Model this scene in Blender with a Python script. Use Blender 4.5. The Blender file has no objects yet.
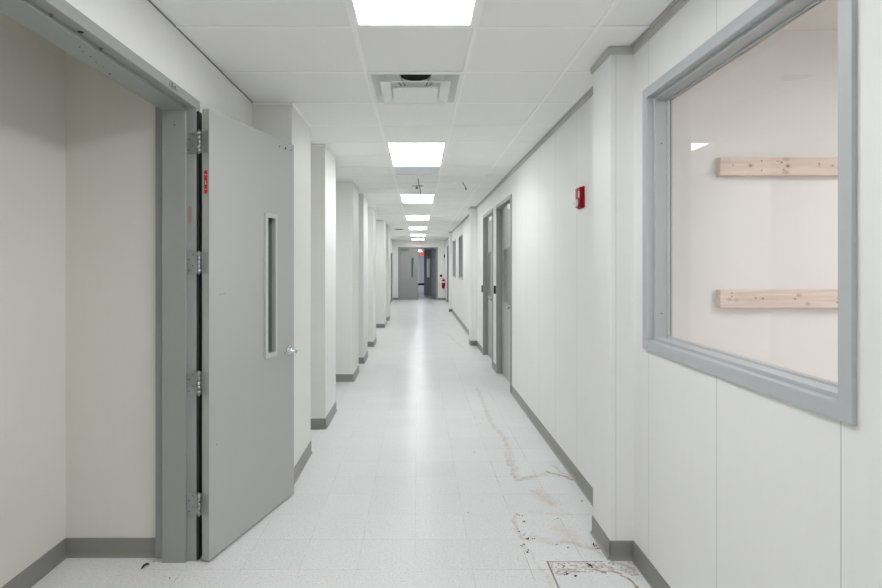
import bpy, bmesh, math, random
from mathutils import Vector, Matrix

random.seed(7)
S = bpy.context.scene
COL = S.collection
PI = math.pi

# ------------------------------------------------------------------ helpers
def lin(c):
    return tuple((v / 12.92 if v <= 0.04045 else ((v + 0.055) / 1.055) ** 2.4) for v in [q / 255 for q in c]) + (1.0,)

def box(bm, x0, x1, y0, y1, z0, z1):
    x0, x1 = min(x0, x1), max(x0, x1); y0, y1 = min(y0, y1), max(y0, y1); z0, z1 = min(z0, z1), max(z0, z1)
    v = [bm.verts.new(p) for p in ((x0, y0, z0), (x1, y0, z0), (x1, y1, z0), (x0, y1, z0),
                                   (x0, y0, z1), (x1, y0, z1), (x1, y1, z1), (x0, y1, z1))]
    for f in ((3, 2, 1, 0), (4, 5, 6, 7), (0, 1, 5, 4), (1, 2, 6, 5), (2, 3, 7, 6), (3, 0, 4, 7)):
        bm.faces.new([v[i] for i in f])
    return v

def bbox(bm, x0, x1, y0, y1, z0, z1, b=0.002, seg=2):
    t = bmesh.new(); box(t, x0, x1, y0, y1, z0, z1)
    bmesh.ops.bevel(t, geom=t.edges[:] + t.verts[:], offset=b, segments=seg, affect='EDGES', profile=0.5)
    merge(bm, t)

def merge(bm, t):
    me = bpy.data.meshes.new('tmp'); t.to_mesh(me); t.free(); bm.from_mesh(me); bpy.data.meshes.remove(me)

def tube(bm, pts, radii, n=14, caps=True):
    """swept round tube through pts"""
    if not isinstance(radii, (list, tuple)): radii = [radii] * len(pts)
    pts = [Vector(p) for p in pts]
    rings = []
    up = None
    for i, p in enumerate(pts):
        if i == 0: d = pts[1] - p
        elif i == len(pts) - 1: d = p - pts[i - 1]
        else: d = (pts[i + 1] - p).normalized() + (p - pts[i - 1]).normalized()
        d.normalize()
        if up is None:
            a = Vector((0, 0, 1)) if abs(d.z) < 0.9 else Vector((1, 0, 0))
            up = d.cross(a).normalized()
        up = (up - d * up.dot(d)).normalized()
        w = d.cross(up)
        rings.append([bm.verts.new(p + radii[i] * (math.cos(2 * PI * k / n) * up + math.sin(2 * PI * k / n) * w)) for k in range(n)])
    for a, b in zip(rings, rings[1:]):
        for k in range(n):
            f = bm.faces.new((a[k], a[(k + 1) % n], b[(k + 1) % n], b[k])); f.smooth = True
    if caps:
        bm.faces.new(rings[0][::-1]); bm.faces.new(rings[-1])

def lathe(bm, prof, c=(0, 0, 0), n=32):
    """revolve (r, z) profile about z through c"""
    rings = []
    for r, z in prof:
        rings.append([bm.verts.new((c[0] + r * math.cos(2 * PI * k / n), c[1] + r * math.sin(2 * PI * k / n), c[2] + z)) for k in range(n)])
    for a, b in zip(rings, rings[1:]):
        for k in range(n):
            f = bm.faces.new((a[k], a[(k + 1) % n], b[(k + 1) % n], b[k])); f.smooth = True
    bm.faces.new(rings[0][::-1]); bm.faces.new(rings[-1])

def link(o, parent):
    COL.objects.link(o)
    if parent: o.parent = parent

def obj(name, bm, mat, parent=None, org=(0, 0, 0), smooth=False):
    bmesh.ops.recalc_face_normals(bm, faces=bm.faces[:])
    me = bpy.data.meshes.new(name)
    if any(org): bmesh.ops.translate(bm, verts=bm.verts[:], vec=-Vector(org))
    bm.to_mesh(me); bm.free()
    for m in (mat if isinstance(mat, (list, tuple)) else [mat]): me.materials.append(m)
    o = bpy.data.objects.new(name, me)
    link(o, parent)
    return o

def single(name, bm, mat, label, cat, org, group=None):
    o = obj(name, bm, mat, None, org); o.location = org
    return tag(o, label, cat, group)

def tag(o, label, cat, group=None, kind=None):
    o['label'] = label; o['category'] = cat
    if group: o['group'] = group
    if kind: o['kind'] = kind
    return o

def thing(name, label, cat, loc=(0, 0, 0), rz=0, group=None, kind=None):
    o = bpy.data.objects.new(name, None); COL.objects.link(o)
    o.location = loc; o.rotation_euler = (0, 0, rz); o.empty_display_size = 0.1
    return tag(o, label, cat, group, kind)

def struct(name, bm, mat, label=None, cat=None):
    o = obj(name, bm, mat); o['kind'] = 'structure'
    if label: o['label'] = label; o['category'] = cat
    return o

def copy_tree(o, parent=None):
    c = o.copy(); COL.objects.link(c)
    if parent: c.parent = parent
    for ch in list(o.children): copy_tree(ch, c)
    return c

def text_bm(s, size, ext, bold=0.0):
    cu = bpy.data.curves.new('letters', 'FONT'); cu.body = s; cu.size = size; cu.extrude = ext
    cu.align_x = 'CENTER'; cu.align_y = 'CENTER'; cu.offset = bold
    t = bpy.data.objects.new('letters', cu); COL.objects.link(t)
    dg = bpy.context.evaluated_depsgraph_get(); dg.update()
    me = bpy.data.meshes.new_from_object(t.evaluated_get(dg))
    bm = bmesh.new(); bm.from_mesh(me)
    bpy.data.objects.remove(t); bpy.data.curves.remove(cu); bpy.data.meshes.remove(me)
    return bm

# ------------------------------------------------------------------ materials
def nodes(m):
    m.use_nodes = True
    return m.node_tree.nodes, m.node_tree.links, m.node_tree.nodes['Principled BSDF']

def mat(name, rgb, rough=0.5, metal=0.0, spec=0.5, bump=0.0, bscale=200.0, vary=0.0):
    m = bpy.data.materials.new(name); N, L, b = nodes(m)
    col = lin(rgb)
    b.inputs['Base Color'].default_value = col
    b.inputs['Roughness'].default_value = rough; b.inputs['Metallic'].default_value = metal
    b.inputs['Specular IOR Level'].default_value = spec
    tc = N.new('ShaderNodeTexCoord')
    nz = N.new('ShaderNodeTexNoise'); nz.inputs['Scale'].default_value = bscale; nz.inputs['Detail'].default_value = 3
    L.new(tc.outputs['Object'], nz.inputs['Vector'])
    if bump:
        bp = N.new('ShaderNodeBump'); bp.inputs['Strength'].default_value = bump; bp.inputs['Distance'].default_value = 0.001
        L.new(nz.outputs['Fac'], bp.inputs['Height']); L.new(bp.outputs['Normal'], b.inputs['Normal'])
    if vary:
        mx = N.new('ShaderNodeMix'); mx.data_type = 'RGBA'
        mx.inputs['A'].default_value = tuple(c * (1 - vary) for c in col[:3]) + (1,)
        mx.inputs['B'].default_value = tuple(min(1, c * (1 + vary)) for c in col[:3]) + (1,)
        L.new(nz.outputs['Fac'], mx.inputs['Factor']); L.new(mx.outputs['Result'], b.inputs['Base Color'])
    return m

def emit(name, rgb, strength):
    m = bpy.data.materials.new(name); N, L, b = nodes(m)
    b.inputs['Base Color'].default_value = (0.8, 0.8, 0.8, 1)
    b.inputs['Emission Color'].default_value = lin(rgb); b.inputs['Emission Strength'].default_value = strength
    return m

def mth(N, L, op, a, b=None, c=None):
    n = N.new('ShaderNodeMath'); n.operation = op
    for i, v in enumerate((a, b, c)):
        if v is None: continue
        if isinstance(v, (int, float)): n.inputs[i].default_value = v
        else: L.new(v, n.inputs[i])
    return n.outputs[0]

def panel_mat(name, rgb, offs=None, pitch=0.61, rough=0.45):
    """vinyl faced wall panel: faint vertical grain, seams every pitch metres"""
    m = bpy.data.materials.new(name); N, L, b = nodes(m)
    g = N.new('ShaderNodeNewGeometry')
    sp = N.new('ShaderNodeSeparateXYZ'); L.new(g.outputs['Position'], sp.inputs[0])
    sn = N.new('ShaderNodeSeparateXYZ'); L.new(g.outputs['Normal'], sn.inputs[0])
    isx = mth(N, L, 'GREATER_THAN', mth(N, L, 'ABSOLUTE', sn.outputs[0]), 0.5)
    u = mth(N, L, 'ADD', mth(N, L, 'MULTIPLY', sp.outputs[1], isx), mth(N, L, 'MULTIPLY', sp.outputs[0], mth(N, L, 'SUBTRACT', 1.0, isx)))
    cv = N.new('ShaderNodeCombineXYZ'); L.new(u, cv.inputs[0])
    L.new(mth(N, L, 'MULTIPLY', sp.outputs[2], 0.02), cv.inputs[1])
    gr = N.new('ShaderNodeTexNoise'); gr.inputs['Scale'].default_value = 90; gr.inputs['Detail'].default_value = 4
    L.new(cv.outputs[0], gr.inputs['Vector'])
    fine = N.new('ShaderNodeTexNoise'); fine.inputs['Scale'].default_value = 3.0; fine.inputs['Detail'].default_value = 4
    L.new(g.outputs['Position'], fine.inputs['Vector'])
    f = mth(N, L, 'ADD', mth(N, L, 'MULTIPLY', gr.outputs['Fac'], 0.5), mth(N, L, 'MULTIPLY', fine.outputs['Fac'], 0.5))
    c = lin(rgb)
    mx = N.new('ShaderNodeMix'); mx.data_type = 'RGBA'
    mx.inputs['A'].default_value = tuple(v * 0.965 for v in c[:3]) + (1,)
    mx.inputs['B'].default_value = tuple(min(1, v * 1.035) for v in c[:3]) + (1,)
    L.new(f, mx.inputs['Factor'])
    out = mx.outputs['Result']
    b.inputs['Roughness'].default_value = rough
    b.inputs['Specular IOR Level'].default_value = 0.15
    bp = N.new('ShaderNodeBump'); bp.inputs['Strength'].default_value = 0.12; bp.inputs['Distance'].default_value = 0.0006
    h = gr.outputs['Fac']
    if offs is not None:
        t = mth(N, L, 'FRACT', mth(N, L, 'ADD', mth(N, L, 'DIVIDE', mth(N, L, 'SUBTRACT', u, offs), pitch), 50.5))
        d = mth(N, L, 'MULTIPLY', mth(N, L, 'ABSOLUTE', mth(N, L, 'SUBTRACT', t, 0.5)), pitch)
        seam = mth(N, L, 'MULTIPLY', mth(N, L, 'LESS_THAN', d, 0.0016), isx)
        m2 = N.new('ShaderNodeMix'); m2.data_type = 'RGBA'
        m2.inputs['B'].default_value = tuple(v * 0.55 for v in c[:3]) + (1,)
        L.new(out, m2.inputs['A']); L.new(seam, m2.inputs['Factor']); out = m2.outputs['Result']
    L.new(h, bp.inputs['Height']); L.new(bp.outputs['Normal'], b.inputs['Normal'])
    L.new(out, b.inputs['Base Color'])
    return m

def glass_mat(name, tint=(1, 1, 1)):
    m = bpy.data.materials.new(name); N, L, b = nodes(m)
    N.remove(b)
    o = N['Material Output']
    lw = N.new('ShaderNodeLayerWeight'); lw.inputs['Blend'].default_value = 0.5
    f = mth(N, L, 'ADD', 0.03, mth(N, L, 'MULTIPLY', mth(N, L, 'POWER', lw.outputs['Facing'], 5.0), 0.9))
    t = N.new('ShaderNodeBsdfTransparent'); t.inputs[0].default_value = tint + (1,)
    gl = N.new('ShaderNodeBsdfGlossy'); gl.inputs['Roughness'].default_value = 0.0
    mx = N.new('ShaderNodeMixShader'); L.new(f, mx.inputs[0]); L.new(t.outputs[0], mx.inputs[1]); L.new(gl.outputs[0], mx.inputs[2])
    L.new(mx.outputs[0], o.inputs['Surface'])
    return m

def floor_mat():
    m = bpy.data.materials.new('vinyl_floor_tile'); N, L, b = nodes(m)
    g = N.new('ShaderNodeNewGeometry')
    sp = N.new('ShaderNodeSeparateXYZ'); L.new(g.outputs['Position'], sp.inputs[0])
    X, Y = sp.outputs[0], sp.outputs[1]
    def noise(sc, det=3.0, vec=None):
        n = N.new('ShaderNodeTexNoise'); n.inputs['Scale'].default_value = sc; n.inputs['Detail'].default_value = det
        L.new(vec or g.outputs['Position'], n.inputs['Vector']); return n.outputs['Fac']
    def ramp(v, a, c):
        r = N.new('ShaderNodeMapRange'); r.inputs[1].default_value = a; r.inputs[2].default_value = c
        r.interpolation_type = 'SMOOTHSTEP'; L.new(v, r.inputs[0]); return r.outputs[0]
    def mixc(a, bcol, f):
        x = N.new('ShaderNodeMix'); x.data_type = 'RGBA'
        if isinstance(a, tuple): x.inputs['A'].default_value = a
        else: L.new(a, x.inputs['A'])
        x.inputs['B'].default_value = bcol
        L.new(f, x.inputs['Factor']); return x.outputs['Result']
    base = lin((222, 222, 223))
    # per tile tone
    ix = mth(N, L, 'FLOOR', mth(N, L, 'DIVIDE', mth(N, L, 'ADD', X, 0.02), 0.305))
    iy = mth(N, L, 'FLOOR', mth(N, L, 'DIVIDE', mth(N, L, 'SUBTRACT', Y, 2.774), 0.3055))
    cv = N.new('ShaderNodeCombineXYZ'); L.new(ix, cv.inputs[0]); L.new(iy, cv.inputs[1])
    wn = N.new('ShaderNodeTexWhiteNoise'); wn.noise_dimensions = '2D'; L.new(cv.outputs[0], wn.inputs['Vector'])
    col = mixc(base, lin((218, 218, 219)), wn.outputs['Value'])
    # chips and specks of the vinyl composition
    col = mixc(col, lin((186, 183, 179)), mth(N, L, 'MULTIPLY', ramp(noise(95, 3), 0.54, 0.66), 0.5))
    col = mixc(col, lin((232, 232, 232)), mth(N, L, 'MULTIPLY', ramp(noise(75, 2), 0.56, 0.68), 0.6))
    grit = mth(N, L, 'ADD', .4, mth(N, L, 'MULTIPLY', ramp(noise(30, 4), .38, .62), .6))
    # joints
    fx = mth(N, L, 'FRACT', mth(N, L, 'DIVIDE', mth(N, L, 'ADD', X, 0.02 + 30.5), 0.305))
    fy = mth(N, L, 'FRACT', mth(N, L, 'DIVIDE', mth(N, L, 'ADD', Y, 30.55 - 2.774), 0.3055))
    def edge(t): return mth(N, L, 'MINIMUM', t, mth(N, L, 'SUBTRACT', 1.0, t))
    jx = mth(N, L, 'LESS_THAN', edge(fx), 0.0045); jy = mth(N, L, 'LESS_THAN', edge(fy), 0.0040)
    jt = mth(N, L, 'MULTIPLY', mth(N, L, 'MAXIMUM', jx, jy), ramp(noise(3.1, 2), 0.36, 0.60))
    col = mixc(col, lin((150, 147, 142)), mth(N, L, 'MULTIPLY', jt, mth(N, L, 'ADD', 0.40, mth(N, L, 'MULTIPLY', ramp(X, .42, .56), .35))))
    # wobbling coordinates for water stains
    nv = N.new('ShaderNodeTexNoise'); nv.inputs['Scale'].default_value = 9; nv.inputs['Detail'].default_value = 5
    L.new(g.outputs['Position'], nv.inputs['Vector'])
    sc = N.new('ShaderNodeSeparateXYZ'); L.new(nv.outputs['Color'], sc.inputs[0])
    wx = mth(N, L, 'ADD', X, mth(N, L, 'MULTIPLY', mth(N, L, 'SUBTRACT', sc.outputs[0], 0.5), 0.10))
    wy = mth(N, L, 'ADD', Y, mth(N, L, 'MULTIPLY', mth(N, L, 'SUBTRACT', sc.outputs[1], 0.5), 0.14))
    def segd(ax, ay, bx, by, wx=wx, wy=wy):
        dx, dy = bx - ax, by - ay; l2 = dx * dx + dy * dy
        px = mth(N, L, 'SUBTRACT', wx, ax); py = mth(N, L, 'SUBTRACT', wy, ay)
        t = mth(N, L, 'DIVIDE', mth(N, L, 'ADD', mth(N, L, 'MULTIPLY', px, dx), mth(N, L, 'MULTIPLY', py, dy)), l2)
        t = mth(N, L, 'MINIMUM', mth(N, L, 'MAXIMUM', t, 0.0), 1.0)
        qx = mth(N, L, 'SUBTRACT', px, mth(N, L, 'MULTIPLY', t, dx)); qy = mth(N, L, 'SUBTRACT', py, mth(N, L, 'MULTIPLY', t, dy))
        return mth(N, L, 'SQRT', mth(N, L, 'ADD', mth(N, L, 'MULTIPLY', qx, qx), mth(N, L, 'MULTIPLY', qy, qy)))
    def stain(col, pts, w, rgb, k, soft=True, raw=False):
        ds = None
        for p, q in zip(pts, pts[1:]):
            d = segd(*p, *q, wx=X, wy=Y) if raw else segd(*p, *q)
            ds = d if ds is None else mth(N, L, 'MINIMUM', ds, d)
        f = mth(N, L, 'MULTIPLY', mth(N, L, 'MULTIPLY', ramp(ds, w, 0.0), k if raw else k * .75), 1.0 if raw else grit)
        return mixc(col, lin(rgb), f)
    col = stain(col, [(.77, 6.9), (.74, 5.35), (.80, 4.88), (.74, 3.93), (1.02, 4.06), (1.17, 3.96)], .042, (176, 160, 142), .50)
    col = stain(col, [(.74, 4.55), (.725, 3.93), (.86, 4.0)], .02, (160, 136, 112), .5)
    col = stain(col, [(1.00, 4.09), (1.17, 3.95)], .022, (118, 92, 70), .8)
    col = stain(col, [(1.06, 4.22), (1.17, 3.97)], .014, (130, 104, 82), .6)
    col = stain(col, [(.85, 3.72), (.91, 3.55)], .10, (190, 168, 152), .55)
    col = stain(col, [(.86, 3.20), (.90, 3.08)], .10, (196, 178, 162), .45)
    col = stain(col, [(.90, 9.9), (.68, 12.5)], .035, (178, 160, 140), .5)
    col = stain(col, [(.72, 3.42), (.98, 3.38)], .03, (196, 180, 166), .4)
    col = stain(col, [(.80, 3.75), (.98, 3.35)], .008, (180, 160, 146), .5)
    col = stain(col, [(.66, 3.1), (1.1, 2.98)], .03, (190, 180, 168), .5)
    col = stain(col, [(.60, 3.35), (.60, 3.08), (.68, 3.05)], .014, (168, 150, 132), .5)
    # lifted tile by the column: dirty edges and exposed glue line
    inx = mth(N, L, 'GREATER_THAN', X, .697); iny = mth(N, L, 'LESS_THAN', wy, 2.86); iny2 = mth(N, L, 'GREATER_THAN', wy, 2.73)
    strip = mth(N, L, 'MULTIPLY', mth(N, L, 'MULTIPLY', inx, mth(N, L, 'LESS_THAN', Y, 2.848)), iny2)
    col = mixc(col, lin((168, 156, 142)), mth(N, L, 'MULTIPLY', strip, mth(N, L, 'MULTIPLY', ramp(noise(28, 4), .42, .64), .6)))
    col = mixc(col, lin((92, 78, 66)), mth(N, L, 'MULTIPLY', strip, mth(N, L, 'MULTIPLY', ramp(noise(55, 3), .58, .66), .8)))
    col = stain(col, [(.697, 2.848), (1.0, 2.848)], .006, (120, 108, 96), .75, raw=True)
    col = stain(col, [(.697, 2.848), (.697, 2.60)], .008, (88, 72, 60), .85, raw=True)
    col = stain(col, [(.70, 2.74), (.76, 2.745), (.88, 2.735)], .012, (104, 82, 64), .85)
    col = stain(col, [(.90, 2.76), (1.0, 2.745), (1.07, 2.69), (1.10, 2.58)], .016, (136, 102, 74), 1.2)
    col = stain(col, [(.62, 3.4), (.60, 3.02), (.68, 2.60)], .02, (186, 172, 156), .5)
    col = stain(col, [(.72, 3.05), (1.0, 3.0), (1.04, 2.9)], .03, (182, 168, 152), .5)
    L.new(col, b.inputs['Base Color'])
    r = mth(N, L, 'ADD', 0.195, mth(N, L, 'MULTIPLY', noise(3.0, 2), 0.07))
    L.new(r, b.inputs['Roughness'])
    b.inputs['Specular IOR Level'].default_value = 0.03
    bp = N.new('ShaderNodeBump'); bp.inputs['Strength'].default_value = 0.06; bp.inputs['Distance'].default_value = 0.004
    L.new(noise(5.0, 2), bp.inputs['Height']); L.new(bp.outputs['Normal'], b.inputs['Normal'])
    return m

def wood_mat(name, seed, knots):
    """pale pine: grain along X, knots and screw holes given in (x, z)"""
    m = bpy.data.materials.new(name); N, L, b = nodes(m)
    tc = N.new('ShaderNodeTexCoord')
    mp = N.new('ShaderNodeMapping'); mp.inputs['Scale'].default_value = (1.6, 30, 30); mp.inputs['Location'].default_value = (seed, seed * 2, 0)
    L.new(tc.outputs['Object'], mp.inputs[0])
    nz = N.new('ShaderNodeTexNoise'); nz.inputs['Scale'].default_value = 1.6; nz.inputs['Detail'].default_value = 6; nz.inputs['Distortion'].default_value = 0.6
    L.new(mp.outputs[0], nz.inputs['Vector'])
    cr = N.new('ShaderNodeValToRGB'); e = cr.color_ramp.elements
    e[0].position = 0.3; e[0].color = lin((204, 184, 172)); e[1].position = 0.7; e[1].color = lin((229, 214, 204))
    L.new(nz.outputs['Fac'], cr.inputs[0])
    sp = N.new('ShaderNodeSeparateXYZ'); L.new(tc.outputs['Object'], sp.inputs[0])
    col = cr.outputs[0]
    for kx, kz, r, rgb in knots:
        dx = mth(N, L, 'MULTIPLY', mth(N, L, 'SUBTRACT', sp.outputs[0], kx), 0.75); dz = mth(N, L, 'SUBTRACT', sp.outputs[2], kz)
        d = mth(N, L, 'SQRT', mth(N, L, 'ADD', mth(N, L, 'MULTIPLY', dx, dx), mth(N, L, 'MULTIPLY', dz, dz)))
        mr = N.new('ShaderNodeMapRange'); mr.interpolation_type = 'SMOOTHSTEP'
        mr.inputs[1].default_value = r * .9; mr.inputs[2].default_value = r * 0.2; L.new(d, mr.inputs[0])
        x = N.new('ShaderNodeMix'); x.data_type = 'RGBA'; L.new(mr.outputs[0], x.inputs['Factor'])
        L.new(col, x.inputs['A']); x.inputs['B'].default_value = lin(rgb); col = x.outputs['Result']
    L.new(col, b.inputs['Base Color']); b.inputs['Roughness'].default_value = 0.6
    return m

M = {}
M['wall_r'] = panel_mat('white_vinyl_panel', (232, 232, 231), 2.683)
M['wall_l'] = panel_mat('white_painted_panel', (226, 226, 222))
M['alcove'] = panel_mat('shaded_alcove_panel', (220, 219, 212))  # darker copy of the wall panel, alcove shade put into its colour
M['room'] = panel_mat('pale_room_panel', (230, 229, 228))
M['room_ceil'] = mat('pale_room_ceiling', (226, 222, 218), 0.8)
M['tile'] = mat('ceiling_tile', (243, 243, 241), 0.85, 0, 0.2, 0.25, 260, 0.02)
M['tee'] = mat('ceiling_tee', (250, 250, 249), 0.45)
M['base'] = mat('grey_vinyl_base', (137, 136, 132), 0.36, 0, 0.5, 0.05, 60, 0.04)
M['crown'] = mat('grey_wall_angle', (188, 188, 184), 0.5)
M['door'] = mat('grey_door_paint', (174, 175, 173), 0.42, 0, 0.45, 0.08, 300, 0.02)
M['frame'] = mat('grey_frame_paint', (152, 154, 151), 0.38, 0, 0.5, 0.05, 200, 0.02)
M['wframe'] = mat('grey_window_frame_paint', (180, 183, 185), 0.38, 0, 0.5, 0.05, 200, 0.02)
M['lite'] = mat('pale_grey_lite_trim', (190, 192, 189), 0.42)
M['fardoor'] = mat('grey_far_door_paint', (148, 150, 148), 0.42)
M['black'] = mat('black_plastic', (22, 23, 25), 0.55, 0, 0.15)
M['dark'] = mat('dark_void', (30, 29, 27), 0.8)
M['gasket'] = mat('grey_gasket', (128, 128, 126), 0.6)
M['steel'] = mat('brushed_steel', (172, 175, 175), 0.5, 1.0, 0.5, 0.2, 120, 0.08)
M['chrome'] = mat('chrome', (205, 208, 212), 0.15, 1.0)
M['white'] = mat('white_enamel', (238, 239, 238), 0.35)
M['perf'] = mat('pale_grey_grille', (236, 239, 243), 0.5)
M['seal'] = mat('pale_window_seal', (196, 197, 197), 0.5)
M['blind'] = mat('grey_lite_blind', (206, 210, 214), 0.6)
M['red'] = mat('red_plastic', (150, 12, 20), 0.45, 0, 0.2)
M['redlab'] = mat('red_label', (196, 34, 30), 0.5)
M['pinklab'] = mat('faded_label', (150, 132, 130), 0.55)
M['clear'] = mat('clear_lens', (226, 230, 232), 0.08, 0, 0.8)
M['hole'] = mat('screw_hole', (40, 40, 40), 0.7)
M['crumb'] = mat('dark_crumbs', (58, 44, 34), 0.9)
M['bark'] = mat('dark_brown_scrap', (56, 36, 26), 0.8)
M['cable'] = mat('grey_cable', (120, 114, 104), 0.6)
M['cablew'] = mat('pale_cable', (196, 192, 184), 0.6)
M['glass'] = glass_mat('clear_glass', (.985, .985, .985))
M['liteglass'] = glass_mat('door_lite_glass', (.80, .83, .82))
M['pink'] = mat('pale_red_letters', (236, 178, 172), 0.4)
M['floor'] = floor_mat()
M['lamp'] = emit('lamp_panel', (251, 253, 255), 7.0)
M['lampfar'] = emit('far_lamp_panel', (226, 234, 255), 7.0)
M['lamproom'] = emit('room_lamp_panel', (255, 253, 252), 6.9)
M['exitred'] = emit('red_exit_glow', (255, 60, 70), 0.7)

# ------------------------------------------------------------------ geometry constants (metres)
ZC = 2.791            # ceiling
XL, XR, XR2 = -1.21, 1.175, 1.26
YB, YE = -7.0, 24.8  # behind the camera, end wall

def wall_x(bm, x0, x1, y0, y1, z0, z1, ops=()):
    """wall slab between x0 and x1 along Y with openings (ya, yb, za, zb)"""
    y = y0
    for ya, yb, za, zb in sorted(ops):
        box(bm, x0, x1, y, ya, z0, z1)
        if za > z0: box(bm, x0, x1, ya, yb, z0, za)
        if zb < z1: box(bm, x0, x1, ya, yb, zb, z1)
        y = yb
    box(bm, x0, x1, y, y1, z0, z1)

def wall_y(bm, y0, y1, x0, x1, z0, z1, ops=()):
    x = x0
    for xa, xb, za, zb in sorted(ops):
        box(bm, x, xa, y0, y1, z0, z1)
        if za > z0: box(bm, xa, xb, y0, y1, z0, za)
        if zb < z1: box(bm, xa, xb, y0, y1, zb, z1)
        x = xb
    box(bm, x, x1, y0, y1, z0, z1)

# openings of the right wall: (y0, y1, z0, z1) of the frames' clear openings
D1 = (6.67, 7.83); D2 = (8.32, 9.45); D3 = (21.85, 23.05)
W1 = (1.457, 2.676, 1.222, 2.458); W2 = (13.95, 15.15, 1.28, 2.41); W3 = (16.55, 17.80, 1.28, 2.40)
def grow(o, g=0.03): return (o[0] - g, o[1] + g, o[2] - g, o[3] + g)
DZ = 2.455

# floor
bm = bmesh.new(); box(bm, -1.42, XR2 + .2, YB, 44.2, -0.06, 0)
box(bm, -1.96, -1.42, 0.7, 2.95, -0.06, 0)
struct('floor', bm, M['floor'], 'pale speckled vinyl tile corridor floor with brown water stains', 'floor')
bm = bmesh.new(); box(bm, XR2 + .2, 4.4, -3.2, 2.9, -0.06, 0); box(bm, XR2 + .2, 4.0, 12.0, 18.4, -0.06, 0)
struct('floor_room', bm, M['room_ceil'])

# right wall
bm = bmesh.new()
wall_x(bm, XR, 1.298, YB, 18.55, 0, 2.9, [(D1[0] - .03, D1[1] + .03, 0, DZ + .03), (D2[0] - .03, D2[1] + .03, 0, DZ + .03), grow(W1), grow(W2), grow(W3)])
wall_x(bm, XR2, 1.40, 18.55, YE, 0, 2.9, [(D3[0] - .03, D3[1] + .03, 0, DZ - .02)])
struct('wall_right', bm, M['wall_r'], 'long white panelled corridor wall with fine vertical seams', 'wall')
# left wall
DL = (1.046, 2.834)   # wide doorway, clear opening between stops
bm = bmesh.new()
wall_x(bm, -1.40, XL, YB, YE, 0, 2.9, [(DL[0] - .05, DL[1] + .05, 0, 2.49), (23.0, 24.2, 0, 2.17)])
struct('wall_left', bm, M['wall_l'], 'white corridor wall behind the row of columns', 'wall')
# alcove behind the open doorway
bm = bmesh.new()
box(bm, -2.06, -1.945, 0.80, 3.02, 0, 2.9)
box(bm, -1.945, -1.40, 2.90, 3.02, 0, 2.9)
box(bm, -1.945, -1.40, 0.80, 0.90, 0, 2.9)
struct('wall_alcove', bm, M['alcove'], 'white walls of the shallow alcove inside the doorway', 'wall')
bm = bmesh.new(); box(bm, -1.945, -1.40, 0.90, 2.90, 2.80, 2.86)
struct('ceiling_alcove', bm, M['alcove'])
# end wall and wall behind the camera
bm = bmesh.new()
wall_y(bm, YE, YE + .15, -1.40, 1.40, 0, 2.9, [(-.94, .89, 0, 2.465)])
struct('wall_end', bm, M['wall_l'], 'white end wall of the corridor around the double doors', 'wall')
bm = bmesh.new(); box(bm, -1.40, 1.40, YB - .12, YB, 0, 2.9)
struct('wall_behind', bm, M['wall_l'])
# beyond the double doors
bm = bmesh.new()
box(bm, -1.40, XL, YE + .15, 44, 0, 2.9); box(bm, 1.30, 1.45, YE + .15, 44, 0, 2.9)
box(bm, -1.40, 1.45, 44, 44.15, 0, 2.9)
wall_y(bm, 28.3, 28.42, XL, 1.30, 0, 2.9, [(-.70, 1.24, 0, 2.50)])
struct('wall_far_hall', bm, M['wall_l'])
bm = bmesh.new(); box(bm, -1.40, 1.45, YE + .15, 44, 2.80, 2.86)
struct('ceiling_far_hall', bm, M['tile'])
# room seen through the window, and dim room behind the far windows
bm = bmesh.new()
box(bm, 1.298, 4.4, 2.78, 2.90, 0, 2.95); box(bm, 4.28, 4.4, -3.2, 2.78, 0, 2.95); box(bm, 1.298, 4.4, -3.2, -3.08, 0, 2.95)
struct('wall_room', bm, M['room'], 'pale wall of the side room seen through the big window', 'wall')
bm = bmesh.new(); box(bm, 1.298, 4.4, -3.2, 2.78, 2.847, 2.92)
struct('ceiling_room', bm, M['room_ceil'])
bm = bmesh.new()
box(bm, 3.9, 4.0, 12.0, 18.4, 0, 2.9); box(bm, 1.298, 4.0, 11.9, 12.0, 0, 2.9); box(bm, 1.298, 4.0, 18.4, 18.5, 0, 2.9); box(bm, 1.298, 4.0, 11.9, 18.5, 2.85, 2.92)
struct('wall_dim_room', bm, M['room'])

# ------------------------------------------------------------------ ceiling
TL = 0.612; Y0 = 2.63
XS = [XL, -.325, .285, .895, XR2 + .04]
NC = 4
kmin, kmax = -16, 36
def ky(k): return Y0 + TL * k
light_k = [-14, -8, -2, 4, 10, 16, 22, 28, 33]
open_cells = set()
for k in light_k: open_cells |= {(1, k), (1, k + 1)}
open_cells |= {(1, 1), (1, 6)}
open_cells |= {(0, 23)}
bm = bmesh.new()
for i in range(NC):
    for k in range(kmin, kmax + 1):
        if (i, k) in open_cells: continue
        ya, yb = max(ky(k), YB), min(ky(k + 1), YE)
        if yb - ya < .02: continue
        v = box(bm, XS[i], XS[i + 1], ya + .001, yb - .001, ZC + .004, ZC + .022)
        z = random.uniform(-.0015, .003); s = random.uniform(-.0022, .0022); t = random.uniform(-.002, .002)
        for q, p in enumerate(v): p.co.z += z + s * (1 if p.co.x > (XS[i] + XS[i + 1]) / 2 else -1) * .5 + t * (1 if p.co.y > (ya + yb) / 2 else -1) * .5
box(bm, -1.42, 1.45, YB, YE, ZC + .30, ZC + .34)       # slab above
ceil = struct('ceiling', bm, M['tile'], 'white suspended tile ceiling of the corridor', 'ceiling')
bm = bmesh.new()
for x in XS[1:NC]: box(bm, x - .012, x + .012, YB, YE, ZC, ZC + .0055)
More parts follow.
